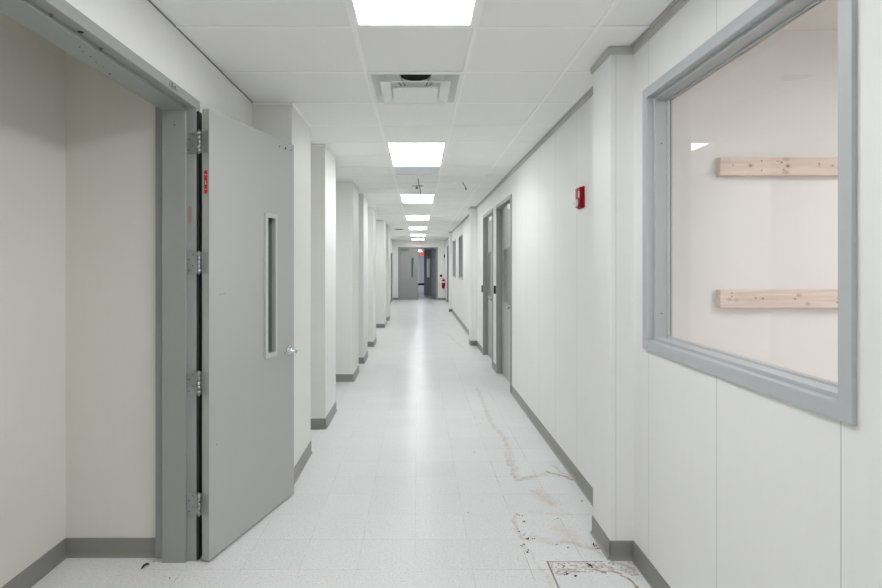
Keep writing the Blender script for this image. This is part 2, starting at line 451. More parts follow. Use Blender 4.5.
for k in range(kmin, kmax + 2):
    y = ky(k)
    if y < YB or y > YE: continue
    for i in range(NC):
        if i == 1 and ((1, k) in open_cells and (1, k - 1) in open_cells) and k - 1 in light_k: continue
        box(bm, XS[i] + (.012 if i else 0), XS[i + 1] - .012, y - .011, y + .011, ZC + .0008, ZC + .005)
tee = obj('ceiling_grid', bm, M['tee'], ceil)

# wall angles
bm = bmesh.new()
box(bm, XL, XL + .003, YB, YE, ZC - .004, ZC + .003)
struct('trim_left', bm, M['gasket'])
CT = .038
R = [(2.87, 3.155, 1.046), (10.55, 10.85, 1.045), (18.4, 18.7, 1.075)]
bm = bmesh.new()
ys = [YB] + [q for r in R for q in r[:2]] + [YE]
for a, b_ in zip(ys[::2], ys[1::2]):
    xw = XR if a < 18.6 else XR2
    box(bm, xw - .010, xw, a, b_, ZC - CT, ZC - .0005); box(bm, xw - .024, xw, a, b_, ZC - .003, ZC - .0005)
struct('trim_right', bm, M['crown'], 'grey angle trim where right wall meets the ceiling', 'trim')

# ------------------------------------------------------------------ baseboards
BH = .102
def base_run_x(bm, xw, side, y0, y1):
    """along Y on a wall plane x = xw, room on the `side` (+1 to +X)"""
    s = side
    prof = [(0, 0), (.017, 0), (.017, .003), (.010, .007), (.0045, .018), (.0045, BH - .004), (.002, BH), (0, BH)]
    a = [bm.verts.new((xw + s * d, y0, z)) for d, z in prof]; b = [bm.verts.new((xw + s * d, y1, z)) for d, z in prof]
    n = len(prof)
    for i in range(n): bm.faces.new((a[i], a[(i + 1) % n], b[(i + 1) % n], b[i]))
    bm.faces.new(a); bm.faces.new(b[::-1])
def base_run_y(bm, yw, side, x0, x1):
    s = side
    prof = [(0, 0), (.017, 0), (.017, .003), (.010, .007), (.0045, .018), (.0045, BH - .004), (.002, BH), (0, BH)]
    a = [bm.verts.new((x0, yw + s * d, z)) for d, z in prof]; b = [bm.verts.new((x1, yw + s * d, z)) for d, z in prof]
    n = len(prof)
    for i in range(n): bm.faces.new((a[i], a[(i + 1) % n], b[(i + 1) % n], b[i]))
    bm.faces.new(a); bm.faces.new(b[::-1])

bm = bmesh.new()
for a, b_ in ((YB, 2.87), (3.155, D1[0] - .05), (D1[1] + .05, D2[0] - .05), (D2[1] + .05, 10.55), (10.85, 18.4)): base_run_x(bm, XR, -1, a, b_)
for a, b_ in ((18.7, D3[0] - .05), (D3[1] + .05, YE)): base_run_x(bm, XR2, -1, a, b_)
struct('baseboard_right', bm, M['base'], 'grey vinyl baseboard along the right wall', 'baseboard')

L_COL = [(3.84, 4.51, -.924), (5.165, 5.83, -.916), (7.28, 7.95, -.905), (8.62, 9.29, -.900), (10.42, 11.1, -.895), (13.6, 14.3, -.880), (15.4, 16.05, -.872)]
bm = bmesh.new()
ys = [2.91] + [q for r in L_COL for q in r[:2]] + [22.95]
for a, b_ in zip(ys[::2], ys[1::2]): base_run_x(bm, XL, 1, a, b_)
base_run_x(bm, XL, 1, 24.25, YE); base_run_x(bm, XL, 1, YB, DL[0] - .07)
struct('baseboard_left', bm, M['base'], 'grey vinyl baseboard along the left wall', 'baseboard')
bm = bmesh.new()
base_run_y(bm, 2.90, -1, -1.945, -1.42); base_run_x(bm, -1.945, 1, .9, 2.90)
struct('baseboard_alcove', bm, M['base'], 'grey vinyl baseboard inside the alcove', 'baseboard')
bm = bmesh.new()
base_run_y(bm, YE, -1, XL, -.96); base_run_y(bm, YE, -1, .91, XR2)
struct('baseboard_end', bm, M['base'], 'grey vinyl baseboard on the end wall beside the double doors', 'baseboard')

bm = bmesh.new(); bbox(bm, XL, 1.30, 43.985, 44.0, 0, .15, .003); struct('baseboard_far_hall', bm, M['black'])

# ------------------------------------------------------------------ wall columns
ords = ['nearest column of left row, partly hidden behind the open grey door', 'second column of left row, just past the open door',
        'third column of left row, wide white face', 'fourth column of left row', 'fifth column of left row',
        'sixth column of left row, near the far end', 'farthest column of the left row']
for (a, b_, xf), lb in zip(L_COL, ords):
    bm = bmesh.new(); bbox(bm, XL - .05, xf, a, b_, 0, 2.86, .004)
    c = struct('column', bm, M['wall_l'], 'white square wall column with grey base, ' + lb, 'column'); c['group'] = 'columns along the left wall'
    bm = bmesh.new(); base_run_x(bm, xf, 1, a - .0045, b_ + .0045); base_run_y(bm, a, -1, XL, xf + .0045); base_run_y(bm, b_, 1, XL, xf + .0045)
    obj('baseboard', bm, M['base'], c)
    bm = bmesh.new(); box(bm, xf - .001, xf + .010, a - .010, b_, ZC - .0022, ZC + .0005); box(bm, XL, xf + .010, a - .010, a + .001, ZC - .0022, ZC + .0005)
    box(bm, xf - .001, xf + .003, a - .003, b_, ZC - .012, ZC); box(bm, XL, xf + .003, a - .003, a + .001, ZC - .012, ZC)
    obj('wall_angle', bm, M['tee'], c)
for (a, b_, xf), lb in zip(R, ['between the big window and the red fire alarm', 'just beyond the two grey doors', 'beyond the two far windows']):
    bm = bmesh.new(); bbox(bm, xf, XR + .1, a, b_, 0, 2.86, .003)
    c = struct('column', bm, M['wall_r'], 'shallow white column on the right wall, ' + lb, 'column'); c['group'] = 'columns along the right wall'
    xw = XR
    bm = bmesh.new(); base_run_x(bm, xf, -1, a - .0045, b_ + .0045); base_run_y(bm, a, -1, xf - .0045, xw); base_run_y(bm, b_, 1, xf - .0045, xw)
    obj('baseboard', bm, M['base'], c)
    bm = bmesh.new(); box(bm, xf - .010, xf, a - .010, b_ + .01, ZC - CT, ZC - .0005); box(bm, xf, xw, a - .010, a, ZC - CT, ZC - .0005); box(bm, xf, xw, b_, b_ + .01, ZC - CT, ZC - .0005)
    obj('crown_trim', bm, M['crown'], c)
    bm = bmesh.new(); box(bm, xf + .030, xf + .0315, a - .0012, a, BH, ZC - CT); obj('seam_strip', bm, M['crown'], c)

# ------------------------------------------------------------------ pressed metal frames
def sweep(bm, prof, u0, u1, z0, z1, closed, place):
    """prof: closed list of (depth, outward offset); place(d, u, z) -> point"""
    rings = []
    for d, o in prof:
        if closed: pts = [(u0 - o, z0 - o), (u0 - o, z1 + o), (u1 + o, z1 + o), (u1 + o, z0 - o)]
        else: pts = [(u0 - o, z0), (u0 - o, z1 + o), (u1 + o, z1 + o), (u1 + o, z0)]
        rings.append([bm.verts.new(place(d, u, z)) for u, z in pts])
    n = len(prof)
    for i in range(n):
        a, b = rings[i], rings[(i + 1) % n]
        for k in range(4 if closed else 3):
            bm.faces.new((a[k], a[(k + 1) % 4], b[(k + 1) % 4], b[k]))
    if not closed:
        bm.faces.new([r[0] for r in rings]); bm.faces.new([r[3] for r in rings][::-1])

# ---- wide doorway on the left: frame (fixed)
fr = thing('trim_doorway', 'grey steel door frame of the wide doorway at left, open door hinged on it', 'door frame', (0, 0, 0), kind='structure')
XF = -1.205
bm = bmesh.new()
prof = [(0, .066), (0, .019), (.002, .017), (.050, .017), (.050, .002), (.052, 0), (.056, .0), (.176, 0), (.178, .002), (.178, .045), (.235, .045), (.235, .066)]
sweep(bm, prof, DL[0], DL[1], 0, 2.440, False, lambda d, u, z: (XF - d, u, z))
obj('jamb', bm, M['frame'], fr)
bm = bmesh.new(); box(bm, XF - .001, XF + .012, DL[1] + .022, DL[1] + .062, .004, 2.44); obj('gap_shade', bm, M['hole'], fr)['label'] = 'dark strip standing in for the shade in the gap behind the open door'  # dark strip added as painted shade, the gap itself holds no seal
HZ = [(2.211, 2.329), (1.560, 1.676), (.905, 1.030), (.255, .372)]
for a, b_ in HZ:
    bm = bmesh.new(); bbox(bm, -1.252, -1.198, DL[1] + .0145, DL[1] + .0165, a, b_, .0006, 1)
    hp = obj('hinge_plate', bm, M['steel'], fr)
    bm = bmesh.new()
    for q, (dx, fz) in enumerate(((-1.243, .14), (-1.222, .36), (-1.243, .64), (-1.222, .86))):
        z = a + (b_ - a) * fz; tube(bm, [(dx, DL[1] + .0150, z), (dx, DL[1] + .0135, z)], .0032, 8)
    obj('screw', bm, M['hole'], hp)
bm = bmesh.new(); box(bm, -1.246, -1.230, DL[1] + .0155, DL[1] + .0175, 1.83, 1.925); obj('rating_label', bm, M['pinklab'], fr)['label'] = 'faded red rating label'
bm = bmesh.new(); tube(bm, [(-1.236, 1.925, 2.458), (-1.236, 1.925, 2.4555)], .010, 16); obj('latch_hole', bm, M['dark'], fr)
for y in (1.79, 2.07):
    bm = bmesh.new(); tube(bm, [(-1.249, y, 2.457), (-1.249, y, 2.449)], .006, 12); obj('rubber_silencer', bm, M['cable'], fr)
for y, x in ((2.06, -1.315), (2.11, -1.315), (2.17, -1.33), (2.22, -1.33), (2.30, -1.35), (2.02, -1.30)):
    bm = bmesh.new(); tube(bm, [(x, y, 2.4402), (x, y, 2.4392)], .003 if y < 2.3 else .006, 8); obj('screw_hole', bm, M['hole'], fr)
bm = bmesh.new(); tube(bm, [(-1.315, DL[1] + .0005, 2.36), (-1.315, DL[1] - .001, 2.36)], .0035, 8); obj('screw_hole', bm, M['hole'], fr)
bm = bmesh.new()
bbox(bm, XF, XF + .004, 2.545, 2.620, 2.470, 2.492, .001, 1); bbox(bm, XF, XF + .013, 2.555, 2.575, 2.474, 2.490, .001, 1); bbox(bm, XF, XF + .011, 2.592, 2.612, 2.472, 2.488, .001, 1)
obj('header_clip', bm, M['steel'], fr)['label'] = 'small shiny metal clip on the header'

# ---- the open door leaf
ANG = math.atan2(.958, .2865)
door = thing('door_open', 'tall grey steel door with narrow glass slit standing wide open at left', 'door', (-1.126, 2.83, 0), ANG, kind='structure')
door.name = 'door_1'
W, T, ZB, ZT = .888, .045, .013, 2.447
la, lb_, lza, lzb = .545, .640, 1.037, 1.913
bm = bmesh.new()
box(bm, 0, la, 0, T, ZB, ZT); box(bm, lb_, W, 0, T, ZB, ZT); box(bm, la, lb_, 0, T, ZB, lza); box(bm, la, lb_, 0, T, lzb, ZT)
obj('leaf', bm, M['door'], door)
bm = bmesh.new()
for yy, dd in ((0, -.013), (T, .013)):
    ya, yb = min(yy, yy + dd), max(yy, yy + dd)
    bbox(bm, .5206, la + .004, ya, yb, 1.011, 1.938, .002); bbox(bm, lb_ - .004, .6560, ya, yb, 1.011, 1.938, .002)
    bbox(bm, la, lb_, ya, yb, 1.011, lza + .004, .002); bbox(bm, la, lb_, ya, yb, lzb - .004, 1.938, .002)
lf = obj('window_trim', bm, M['lite'], door)
bm = bmesh.new(); box(bm, la, lb_, .020, .026, lza, lzb); obj('glass_slit', bm, M['liteglass'], lf)
for a, b_ in HZ:
    bm = bmesh.new()
    bbox(bm, -.0020, 0, .001, .052, a, b_, .0006, 1)
    h = obj('hinge', bm, M['steel'], door)
    bm = bmesh.new(); n = 5; hh = (b_ - a) / n
    for q in range(n): tube(bm, [(-.0117, .0565, a + q * hh + .001), (-.0117, .0565, a + (q + 1) * hh - .001)], .0085, 14)
    tube(bm, [(-.0117, .0565, a - .006), (-.0117, .0565, b_ + .006)], .0055, 10)
    obj('knuckle', bm, M['steel'], h)
bm = bmesh.new(); bbox(bm, -.0012, 0, .012, .032, 1.99, 2.115, .0004, 1); lab = obj('rating_label', bm, M['redlab'], door); lab['label'] = 'red rating label on the door edge'
bm = bmesh.new()
for z in (2.012, 2.090): box(bm, -.0016, -.0010, .018, .026, z, z + .004)
box(bm, -.0016, -.0010, .019, .025, 2.040, 2.048); box(bm, -.0016, -.0010, .021, .024, 2.050, 2.062)
obj('label_print', bm, M['white'], lab)
# lever set
SH, ZH = .822, 1.02
bm = bmesh.new()
t = bmesh.new(); lathe(t, [(.001, 0), (.033, 0), (.033, .006), (.027, .012), (.014, .014), (.012, .046), (.013, .060), (.009, .064), (.001, .064)], n=28)
bmesh.ops.rotate(t, verts=t.verts[:], cent=(0, 0, 0), matrix=Matrix.Rotation(PI / 2, 3, 'X'))
bmesh.ops.translate(t, verts=t.verts[:], vec=(SH, 0, ZH)); merge(bm, t)
hd = obj('lever_handle', bm, M['chrome'], door); hd['label'] = 'chrome lever handle'
bm = bmesh.new(); tube(bm, [(SH + .004, -.052, ZH), (SH - .03, -.054, ZH + .001), (SH - .075, -.052, ZH + .003), (SH - .105, -.046, ZH), (SH - .118, -.036, ZH - .002)], [.012, .0105, .009, .008, .007], 14)
obj('lever', bm, M['chrome'], hd)
bm = bmesh.new(); bbox(bm, W - .001, W + .0012, .010, .036, .965, 1.075, .0005, 1); box(bm, W, W + .010, .017, .029, 1.005, 1.035)
obj('latch_plate', bm, M['steel'], door)
for s, z in ((.700, 2.395), (.775, 2.400), (.848, 2.402)):
    bm = bmesh.new(); tube(bm, [(s, .001, z), (s, -.0012, z)], .009 if s < .8 and s > .72 else .006, 12); obj('screw_hole', bm, M['hole'], door)
for s, z in ((.085, 1.44), (.10, 1.443), (.125, 1.445), (.06, .62)):
    bm = bmesh.new(); tube(bm, [(s, .001, z), (s, -.0006, z)], .0028, 8); obj('chip_mark', bm, M['hole'], door)

# ---- doors on the right wall
def side_door(n, label, xw, y0, y1, ztop, lite, handle_y, closer_y):
    d = thing('door_%d' % n, label, 'door', (xw, (y0 + y1) / 2, 0), kind='structure')
    org = (xw, (y0 + y1) / 2, 0)
    bm = bmesh.new()
    p = [(0, .05), (0, .002), (.002, 0), (.085, 0), (.085, .014), (.14, .014), (.14, .05)]
    sweep(bm, p, y0, y1, 0, ztop, False, lambda dd, u, z: (xw - .015 + dd, u, z))
    obj('door_frame', bm, M['frame'], d, org)
    xa, xb = xw + .072, xw + .117
    bm = bmesh.new()
    if lite:
        a, b_, za, zb = lite
        box(bm, xa, xb, y0 - .011, a, .008, ztop + .011); box(bm, xa, xb, b_, y1 + .011, .008, ztop + .011)
        box(bm, xa, xb, a, b_, .008, za); box(bm, xa, xb, a, b_, zb, ztop + .011)
    else: box(bm, xa, xb, y0 - .011, y1 + .011, .008, ztop + .011)
    lf = obj('leaf', bm, M['door'], d, org)
    if lite:
        bm = bmesh.new()
        for (q0, q1, r0, r1) in ((a - .025, a + .004, za - .025, zb + .025), (b_ - .004, b_ + .025, za - .025, zb + .025), (a, b_, za - .025, za + .004), (a, b_, zb - .004, zb + .025)):
            bbox(bm, xa - .010, xa + .001, q0, q1, r0, r1, .002)
        obj('window_trim', bm, M['frame'], lf, org)
        bm = bmesh.new(); box(bm, xa + .018, xa + .024, a, b_, za, zb); obj('glass_pane', bm, M['glass'] if n == 2 else M['liteglass'], lf, org)
        bm = bmesh.new(); box(bm, xa + .027, xa + .031, a, b_, za, zb); obj('blind', bm, M['blind'] if n == 2 else M['gasket'], lf, org)
    if handle_y:
        bm = bmesh.new()
        tube(bm, [(xa + .001, handle_y, 1.03), (xa - .010, handle_y, 1.03)], .032, 20)
        tube(bm, [(xa - .008, handle_y, 1.03), (xa - .058, handle_y, 1.03)], .011, 12)
        tube(bm, [(xa - .052, handle_y + .01, 1.03), (xa - .054, handle_y - .06, 1.032), (xa - .048, handle_y - .12, 1.03)], [.012, .010, .008], 12)
        obj('lever_handle', bm, M['chrome'], lf, org)
    if closer_y:
        bm = bmesh.new(); bbox(bm, xa - .055, xa, closer_y - .13, closer_y + .13, ztop - .09, ztop - .035, .004)
        c = obj('door_closer', bm, M['white'], d, org)
        bm = bmesh.new(); tube(bm, [(xa - .03, closer_y - .06, ztop - .034), (xa - .05, closer_y + .20, ztop - .02), (xa - .02, closer_y + .33, ztop - .006)], .008, 10)
        obj('closer_arm', bm, M['steel'], c, org)
    return d
side_door(2, 'nearer of two grey steel doors in the right wall, with tall glass panel', XR, D1[0], D1[1], DZ, (7.20, 7.62, 1.09, 1.83), 7.17, 6.95)
side_door(3, 'second grey steel door in the right wall, beside room sign and card reader', XR, D2[0], D2[1], DZ, (9.12, 9.30, 1.09, 1.83), 8.95, 8.75)
side_door(4, 'grey door in right wall near the far fire extinguisher', XR2, D3[0], D3[1], DZ - .05, None, 22.9, None)
bm_ = None
d5 = thing('door_5', 'far grey door at the end of the left wall', 'door', (XL, 23.6, 0), kind='structure')
bm = bmesh.new(); sweep(bm, [(0, .05), (0, 0), (.07, 0), (.07, .014), (.12, .014), (.12, .05)], 23.03, 24.17, 0, 2.14, False, lambda dd, u, z: (XL + .012 - dd, u, z))
obj('door_frame', bm, M['frame'], d5, (XL, 23.6, 0))
bm = bmesh.new(); box(bm, XL - .105, XL - .060, 23.02, 24.18, .008, 2.15); obj('leaf', bm, M['door'], d5, (XL, 23.6, 0))

# ---- windows of the right wall
def window(n, label, o, thick, glass):
    y0, y1, z0, z1 = o
    org = (XR, (y0 + y1) / 2, z0)
    w = thing('window_%d' % n, label, 'window', org, kind='structure')
    bm = bmesh.new()
    p = [(0, .048), (0, .002), (.002, 0), (.036, 0), (.036, -.012), (.038, -.014), (.124, -.014), (.124, .03), (.02, .03), (.015, .048)]
    sweep(bm, p, y0, y1, z0, z1, True, lambda d, u, z: (XR - .015 + d, u, z))
    obj('window_frame', bm, M['wframe'], w, org)
    bm = bmesh.new()
    sweep(bm, [(.100, -.012), (.100, -.022), (.108, -.022), (.108, -.012)], y0, y1, z0, z1, True, lambda d, u, z: (XR - .015 + d, u, z))
    sweep(bm, [(.114, -.012), (.114, -.022), (.122, -.022), (.122, -.012)], y0, y1, z0, z1, True, lambda d, u, z: (XR - .015 + d, u, z))
    obj('gasket', bm, M['seal'], w, org)
    bm = bmesh.new(); box(bm, XR + .093, XR + .099, y0 + .013, y1 - .013, z0 + .013, z1 - .013); obj('glass_pane', bm, glass, w, org)
    return w
w1 = window(1, 'big grey framed window at right looking into a room with pine rails', W1, .145, M['glass'])
for y, z in ((W1[1] - .0142, 2.22), (W1[1] - .0142, 1.36)):
    bm = bmesh.new(); tube(bm, [(XR + .055, y, z), (XR + .055, y - .001, z)], .0035, 8); obj('screw', bm, M['hole'], w1, (XR, (W1[0] + W1[1]) / 2, W1[2]))
window(2, 'nearer of the two small far windows on the right wall, past the second column', W2, .145, M['liteglass'])
window(3, 'farther of the two small far windows on the right wall', W3, .145, M['liteglass'])

# ---- double doors at the end
dd = thing('door_6', 'grey double doors at the corridor end, left leaf shut and right leaf open', 'double door', (0, YE, 0), kind='structure')
og = (0, YE, 0)
bm = bmesh.new(); sweep(bm, [(0, .055), (0, 0), (.04, 0), (.04, -.0), (.16, 0), (.16, .055)], -.91, .86, 0, 2.44, False, lambda d, u, z: (u, YE - .015 + d, z))
obj('door_frame', bm, M['frame'], dd, og)
def lite_leaf(bm, x0, x1, y0, y1, z0, z1, a, b_, za, zb):
    box(bm, x0, a, y0, y1, z0, z1); box(bm, b_, x1, y0, y1, z0, z1); box(bm, a, b_, y0, y1, z0, za); box(bm, a, b_, y0, y1, zb, z1)
def lite_trim(bm, y, s, a, b_, za, zb, w=.022):
    y0, y1 = y, y + s * .010
    box(bm, a - w, a, y0, y1, za - w, zb + w); box(bm, b_, b_ + w, y0, y1, za - w, zb + w); box(bm, a, b_, y0, y1, za - w, za); box(bm, a, b_, y0, y1, zb, zb + w)
bm = bmesh.new(); lite_leaf(bm, -.905, -.022, YE + .03, YE + .075, .008, 2.432, -.335, -.215, 1.06, 2.0)
lf = obj('shut_leaf', bm, M['fardoor'], dd, og)
bm = bmesh.new(); lite_trim(bm, YE + .03, -1, -.335, -.215, 1.06, 2.0); obj('window_trim', bm, M['frame'], lf, og)
bm = bmesh.new(); box(bm, -.335, -.215, YE + .05, YE + .056, 1.06, 2.0); obj('glass_slit', bm, M['liteglass'], lf, og)
bm = bmesh.new(); bbox(bm, -.80, -.48, YE - .03, YE + .03, 2.33, 2.40, .004); obj('door_closer', bm, M['gasket'], dd, og)
op = thing('door_7', 'open right leaf of the far double doors swung away', 'door leaf', (.852, YE + .06, 0), kind='structure')
op.rotation_euler = (0, 0, math.radians(90 + 11.5))
bm = bmesh.new(); lite_leaf(bm, 0, .875, 0, .045, .008, 2.432, .66, .78, 1.06, 2.0); obj('leaf', bm, M['fardoor'], op)
bm = bmesh.new(); lite_trim(bm, .045, 1, .66, .78, 1.06, 2.0); lite_trim(bm, 0, -1, .66, .78, 1.06, 2.0); obj('window_trim', bm, M['frame'], op)
bm = bmesh.new(); box(bm, .66, .78, .02, .026, 1.06, 2.0); obj('glass_slit', bm, M['liteglass'], op)
bm = bmesh.new(); tube(bm, [(.10, .085, 1.0), (.80, .085, 1.0)], .016, 10); box(bm, .05, .13, .045, .10, .97, 1.03); box(bm, .77, .85, .045, .10, .97, 1.03); obj('push_bar', bm, M['steel'], op)
# second pair further on
fd = thing('door_8', 'dark grey door leaf with bright glass slit beyond the double doors', 'door', (.77, 28.3, 0), kind='structure')
og = (.77, 28.3, 0)
bm = bmesh.new(); lite_leaf(bm, .296, 1.235, 28.32, 28.365, .008, 2.49, .45, .60, 1.0, 1.98); lf = obj('leaf', bm, M['fardoor'], fd, og)
bm = bmesh.new(); box(bm, -.69, -.31, 28.32, 28.365, .008, 2.49); obj('side_leaf', bm, M['fardoor'], fd, og)
bm = bmesh.new(); lite_trim(bm, 28.32, -1, .45, .60, 1.0, 1.98); obj('window_trim', bm, M['frame'], lf, og)
bm = bmesh.new(); box(bm, .45, .60, 28.34, 28.346, 1.0, 1.98); obj('glass_slit', bm, M['glass'], lf, og)

# ------------------------------------------------------------------ ceiling lights
def make_light(name, label, x0, x1, y0, y1, z, m, group):
    cx, cy = (x0 + x1) / 2, (y0 + y1) / 2
    t = thing(name, label, 'ceiling light', (cx, cy, z), group=group)
    a, b_ = (x1 - x0) / 2 - .005, (y1 - y0) / 2 - .005
    bm = bmesh.new()
    w = .026
    for q in ((-a, -a + w, -b_, b_), (a - w, a, -b_, b_), (-a + w, a - w, -b_, -b_ + w), (-a + w, a - w, b_ - w, b_)): box(bm, *q, .001, .055)
    box(bm, -a, a, -b_, b_, .055, .075)
    obj('frame', bm, M['tee'], t)
    bm = bmesh.new(); bbox(bm, -a + .025, a - .025, -b_ + .025, b_ - .025, .012, .022, .002, 1)
    obj('diffuser', bm, m, t)
    return t
lab = {-14: 'long flat ceiling light panel far behind the viewpoint', -8: 'long flat ceiling light panel just behind the viewpoint',
       -2: 'nearest bright ceiling light panel, cut off by top of the photo', 4: 'second bright ceiling light panel, in front of the grey grille',
       10: 'third bright ceiling light panel, right behind the hanging cable', 16: 'fourth bright ceiling light panel from the front',
       22: 'fifth bright ceiling light panel from the front', 28: 'sixth and second last bright ceiling light panel', 33: 'last bright ceiling light panel, closest to the far double doors'}
for k in light_k:
    make_light('ceiling_light', lab[k], -.325, .285, ky(k), ky(k + 2), ZC, M['lamp'], 'ceiling light panels along the corridor')
for y in (35.0, 40.5):
    make_light('ceiling_light', 'ceiling light of the hall beyond the doors, ' + ('nearer one' if y < 37 else 'farther one'), -.30, .30, y, y + 1.22, 2.795 - .06, M['lampfar'], 'ceiling lights beyond the double doors')
make_light('ceiling_light', 'small added fill light, unseen just behind the double doors', -.2, .2, 26.4, 26.8, 2.795 - .06, M['lampfar'], 'ceiling lights beyond the double doors')  # added lamp, hidden by the door header, brightens the leaves beyond
for y in (-.9, 1.2):
    make_light('ceiling_light', 'ceiling light of the side room, ' + ('further from the rails' if y < 0 else 'closer to the rails'), 2.3, 2.92, y - .6, y + .6, 2.847 - .078, M['lamproom'], 'ceiling lights of the side room')

# ------------------------------------------------------------------ air diffuser
y0 = ky(1); cy = y0 + TL / 2; cx = -.02
t = thing('air_diffuser', 'square white stepped ceiling air diffuser with dark duct opening between the first two lights', 'air vent', (cx, cy, ZC))
def frust(bm, z0, h0, z1, h1, th=.004):
    """open square funnel: half size h0 at z0 to h1 at z1, with thickness"""
    def ring(h, z): return [bm.verts.new((sx * h, sy * h, z)) for sx, sy in ((-1, -1), (1, -1), (1, 1), (-1, 1))]
    a, b = ring(h0, z0), ring(h1, z1); c, d = ring(h0 - th, z0), ring(h1 - th, z1)
    for p, q in ((a, b), (d, c), (c, a), (b, d)):
        for k in range(4): bm.faces.new((p[k], p[(k + 1) % 4], q[(k + 1) % 4], q[k]))
bm = bmesh.new()
H = TL / 2 - .006
frust(bm, -.001, H, .002, H, .02)
frust(bm, .001, H - .018, .095, .200, .004)
# top plate with a round hole
N_ = 40
outer = []
for k in range(N_):
    a = 2 * PI * k / N_; cxx, sxx = math.cos(a), math.sin(a); s = .200 / max(abs(cxx), abs(sxx)); outer.append((cxx * s, sxx * s))
vo = [bm.verts.new((x, y, .093)) for x, y in outer]; vi = [bm.verts.new((.102 * math.cos(2 * PI * k / N_), .102 * math.sin(2 * PI * k / N_), .093)) for k in range(N_)]
for k in range(N_): bm.faces.new((vo[k], vo[(k + 1) % N_], vi[(k + 1) % N_], vi[k]))
obj('outer_cone', bm, M['white'], t)
bm = bmesh.new(); frust(bm, -.026, .222, -.008, .168, .004); frust(bm, -.028, .224, -.022, .222, .008); obj('middle_cone', bm, M['white'], t)
bm = bmesh.new()
v = [bm.verts.new((sx * .146, sy * .146, -.036)) for sx, sy in ((-1, -1), (1, -1), (1, 1), (-1, 1))]
w = [bm.verts.new((sx * .10, sy * .10, -.012)) for sx, sy in ((-1, -1), (1, -1), (1, 1), (-1, 1))]
for k in range(4): bm.faces.new((v[k], v[(k + 1) % 4], w[(k + 1) % 4], w[k]))
bm.faces.new(w); v2 = [bm.verts.new(p.co * 1 + Vector((0, 0, -.008))) for p in v]
for k in range(4): bm.faces.new((v[k], v[(k + 1) % 4], v2[(k + 1) % 4], v2[k]))
bm.faces.new(v2[::-1]); 
obj('centre_pan', bm, M['white'], t)
bm = bmesh.new(); tube(bm, [(0, 0, .097), (0, 0, .26)], .110, 32); obj('duct', bm, M['dark'], t)
for sx, sy in ((-1, -1), (1, -1), (1, 1), (-1, 1)):
    bm = bmesh.new(); tube(bm, [(sx * .06, sy * .06, -.014), (sx * .12, sy * .12, .093)], .004, 8); obj('hanger', bm, M['steel'], t)

# grey grille beside the second light
y0 = ky(6)
t = thing('return_grille', 'pale grey perforated ceiling grille right behind the second light', 'air vent', (-.02, y0 + TL / 2, ZC))
bm = bmesh.new(); H = TL / 2 - .006
frust(bm, -.002, H, .010, H, .026); obj('frame', bm, M['tee'], t)
bm = bmesh.new(); box(bm, -H + .02, H - .02, -H + .02, H - .02, .012, .018)
for i in range(23): x = -H + .035 + i * (2 * H - .07) / 22; box(bm, x - .005, x + .005, -H + .02, H - .02, .004, .012)
obj('grille', bm, M['perf'], t)

# far round ceiling vent
y0 = ky(23)
t = thing('round_vent', 'round dark ceiling vent at far left of the lights', 'air vent', (-.63, y0 + TL / 2, ZC))
bm = bmesh.new(); box(bm, XL + .63, .30, -TL / 2 + .004, TL / 2 - .004, .004, .02); obj('tile', bm, M['tile'], t)
bm = bmesh.new(); lathe(bm, [(.01, .004), (.165, .004), (.170, -.004), (.150, -.012), (.140, -.006), (.01, -.004)]); obj('ring', bm, M['crown'], t)
bm = bmesh.new(); lathe(bm, [(.01, -.010), (.095, -.010), (.105, -.018), (.09, -.024), (.01, -.024)]); obj('cone', bm, M['gasket'], t)

# hanging cables
t = thing('hanging_cable', 'thin loose cable with small cross bracket hanging in front of the third light', 'cable', (-.01, 7.2, ZC))
bm = bmesh.new(); tube(bm, [(0, 0, .02), (.012, 0, -.04), (.020, .004, -.09), (.034, .008, -.145), (.038, .010, -.20)], .006, 10); obj('cable', bm, M['cable'], t)
bm = bmesh.new(); tube(bm, [(.038, .010, -.195), (.026, .012, -.25), (-.004, .012, -.30), (-.016, .01, -.34)], .005, 10); obj('cable_tail', bm, M['cablew'], t)['label'] = 'pale lower cable end'
bm = bmesh.new(); bbox(bm, -.078, .072, -.006, .010, -.100, -.090, .002); bbox(bm, -.030, .002, -.012, .018, -.135, -.108, .003); obj('bracket', bm, M['cable'], t)
t = thing('hanging_wire', 'short dark cable stub poking from the ceiling right of the lights', 'cable', (.62, 7.5, ZC))
bm = bmesh.new(); tube(bm, [(0, 0, .02), (.02, 0, -.015), (.045, 0, -.05), (.055, 0, -.085)], .0065, 10); obj('cable', bm, M['cable'], t)
bm = bmesh.new(); tube(bm, [(.052, 0, -.075), (.060, 0, -.105)], .010, 10); obj('plug', bm, M['black'], t)

# ------------------------------------------------------------------ fire alarm
t = thing('fire_alarm', 'red wall fire alarm strobe with clear lens, right of the grey doors', 'fire alarm', (XR, 3.78, 2.09))
bm = bmesh.new(); bbox(bm, -.014, .004, -.062, .062, -.076, .076, .004); obj('back_plate', bm, M['red'], t)
bm = bmesh.new(); bbox(bm, -.034, -.012, -.056, .050, -.070, .072, .006, 3); hs = obj('housing', bm, M['red'], t)
bm = bmesh.new()
tt = bmesh.new(); lathe(tt, [(.004, .022), (.018, .019), (.027, .010), (.030, 0), (.004, 0)], n=24)
bmesh.ops.rotate(tt, verts=tt.verts[:], cent=(0, 0, 0), matrix=Matrix.Rotation(-PI / 2, 3, 'Y')); bmesh.ops.translate(tt, verts=tt.verts[:], vec=(-.034, .008, -.036)); merge(bm, tt)
obj('strobe_lens', bm, M['clear'], hs)
tb = text_bm('FIRE', .024, .0006, .0004)
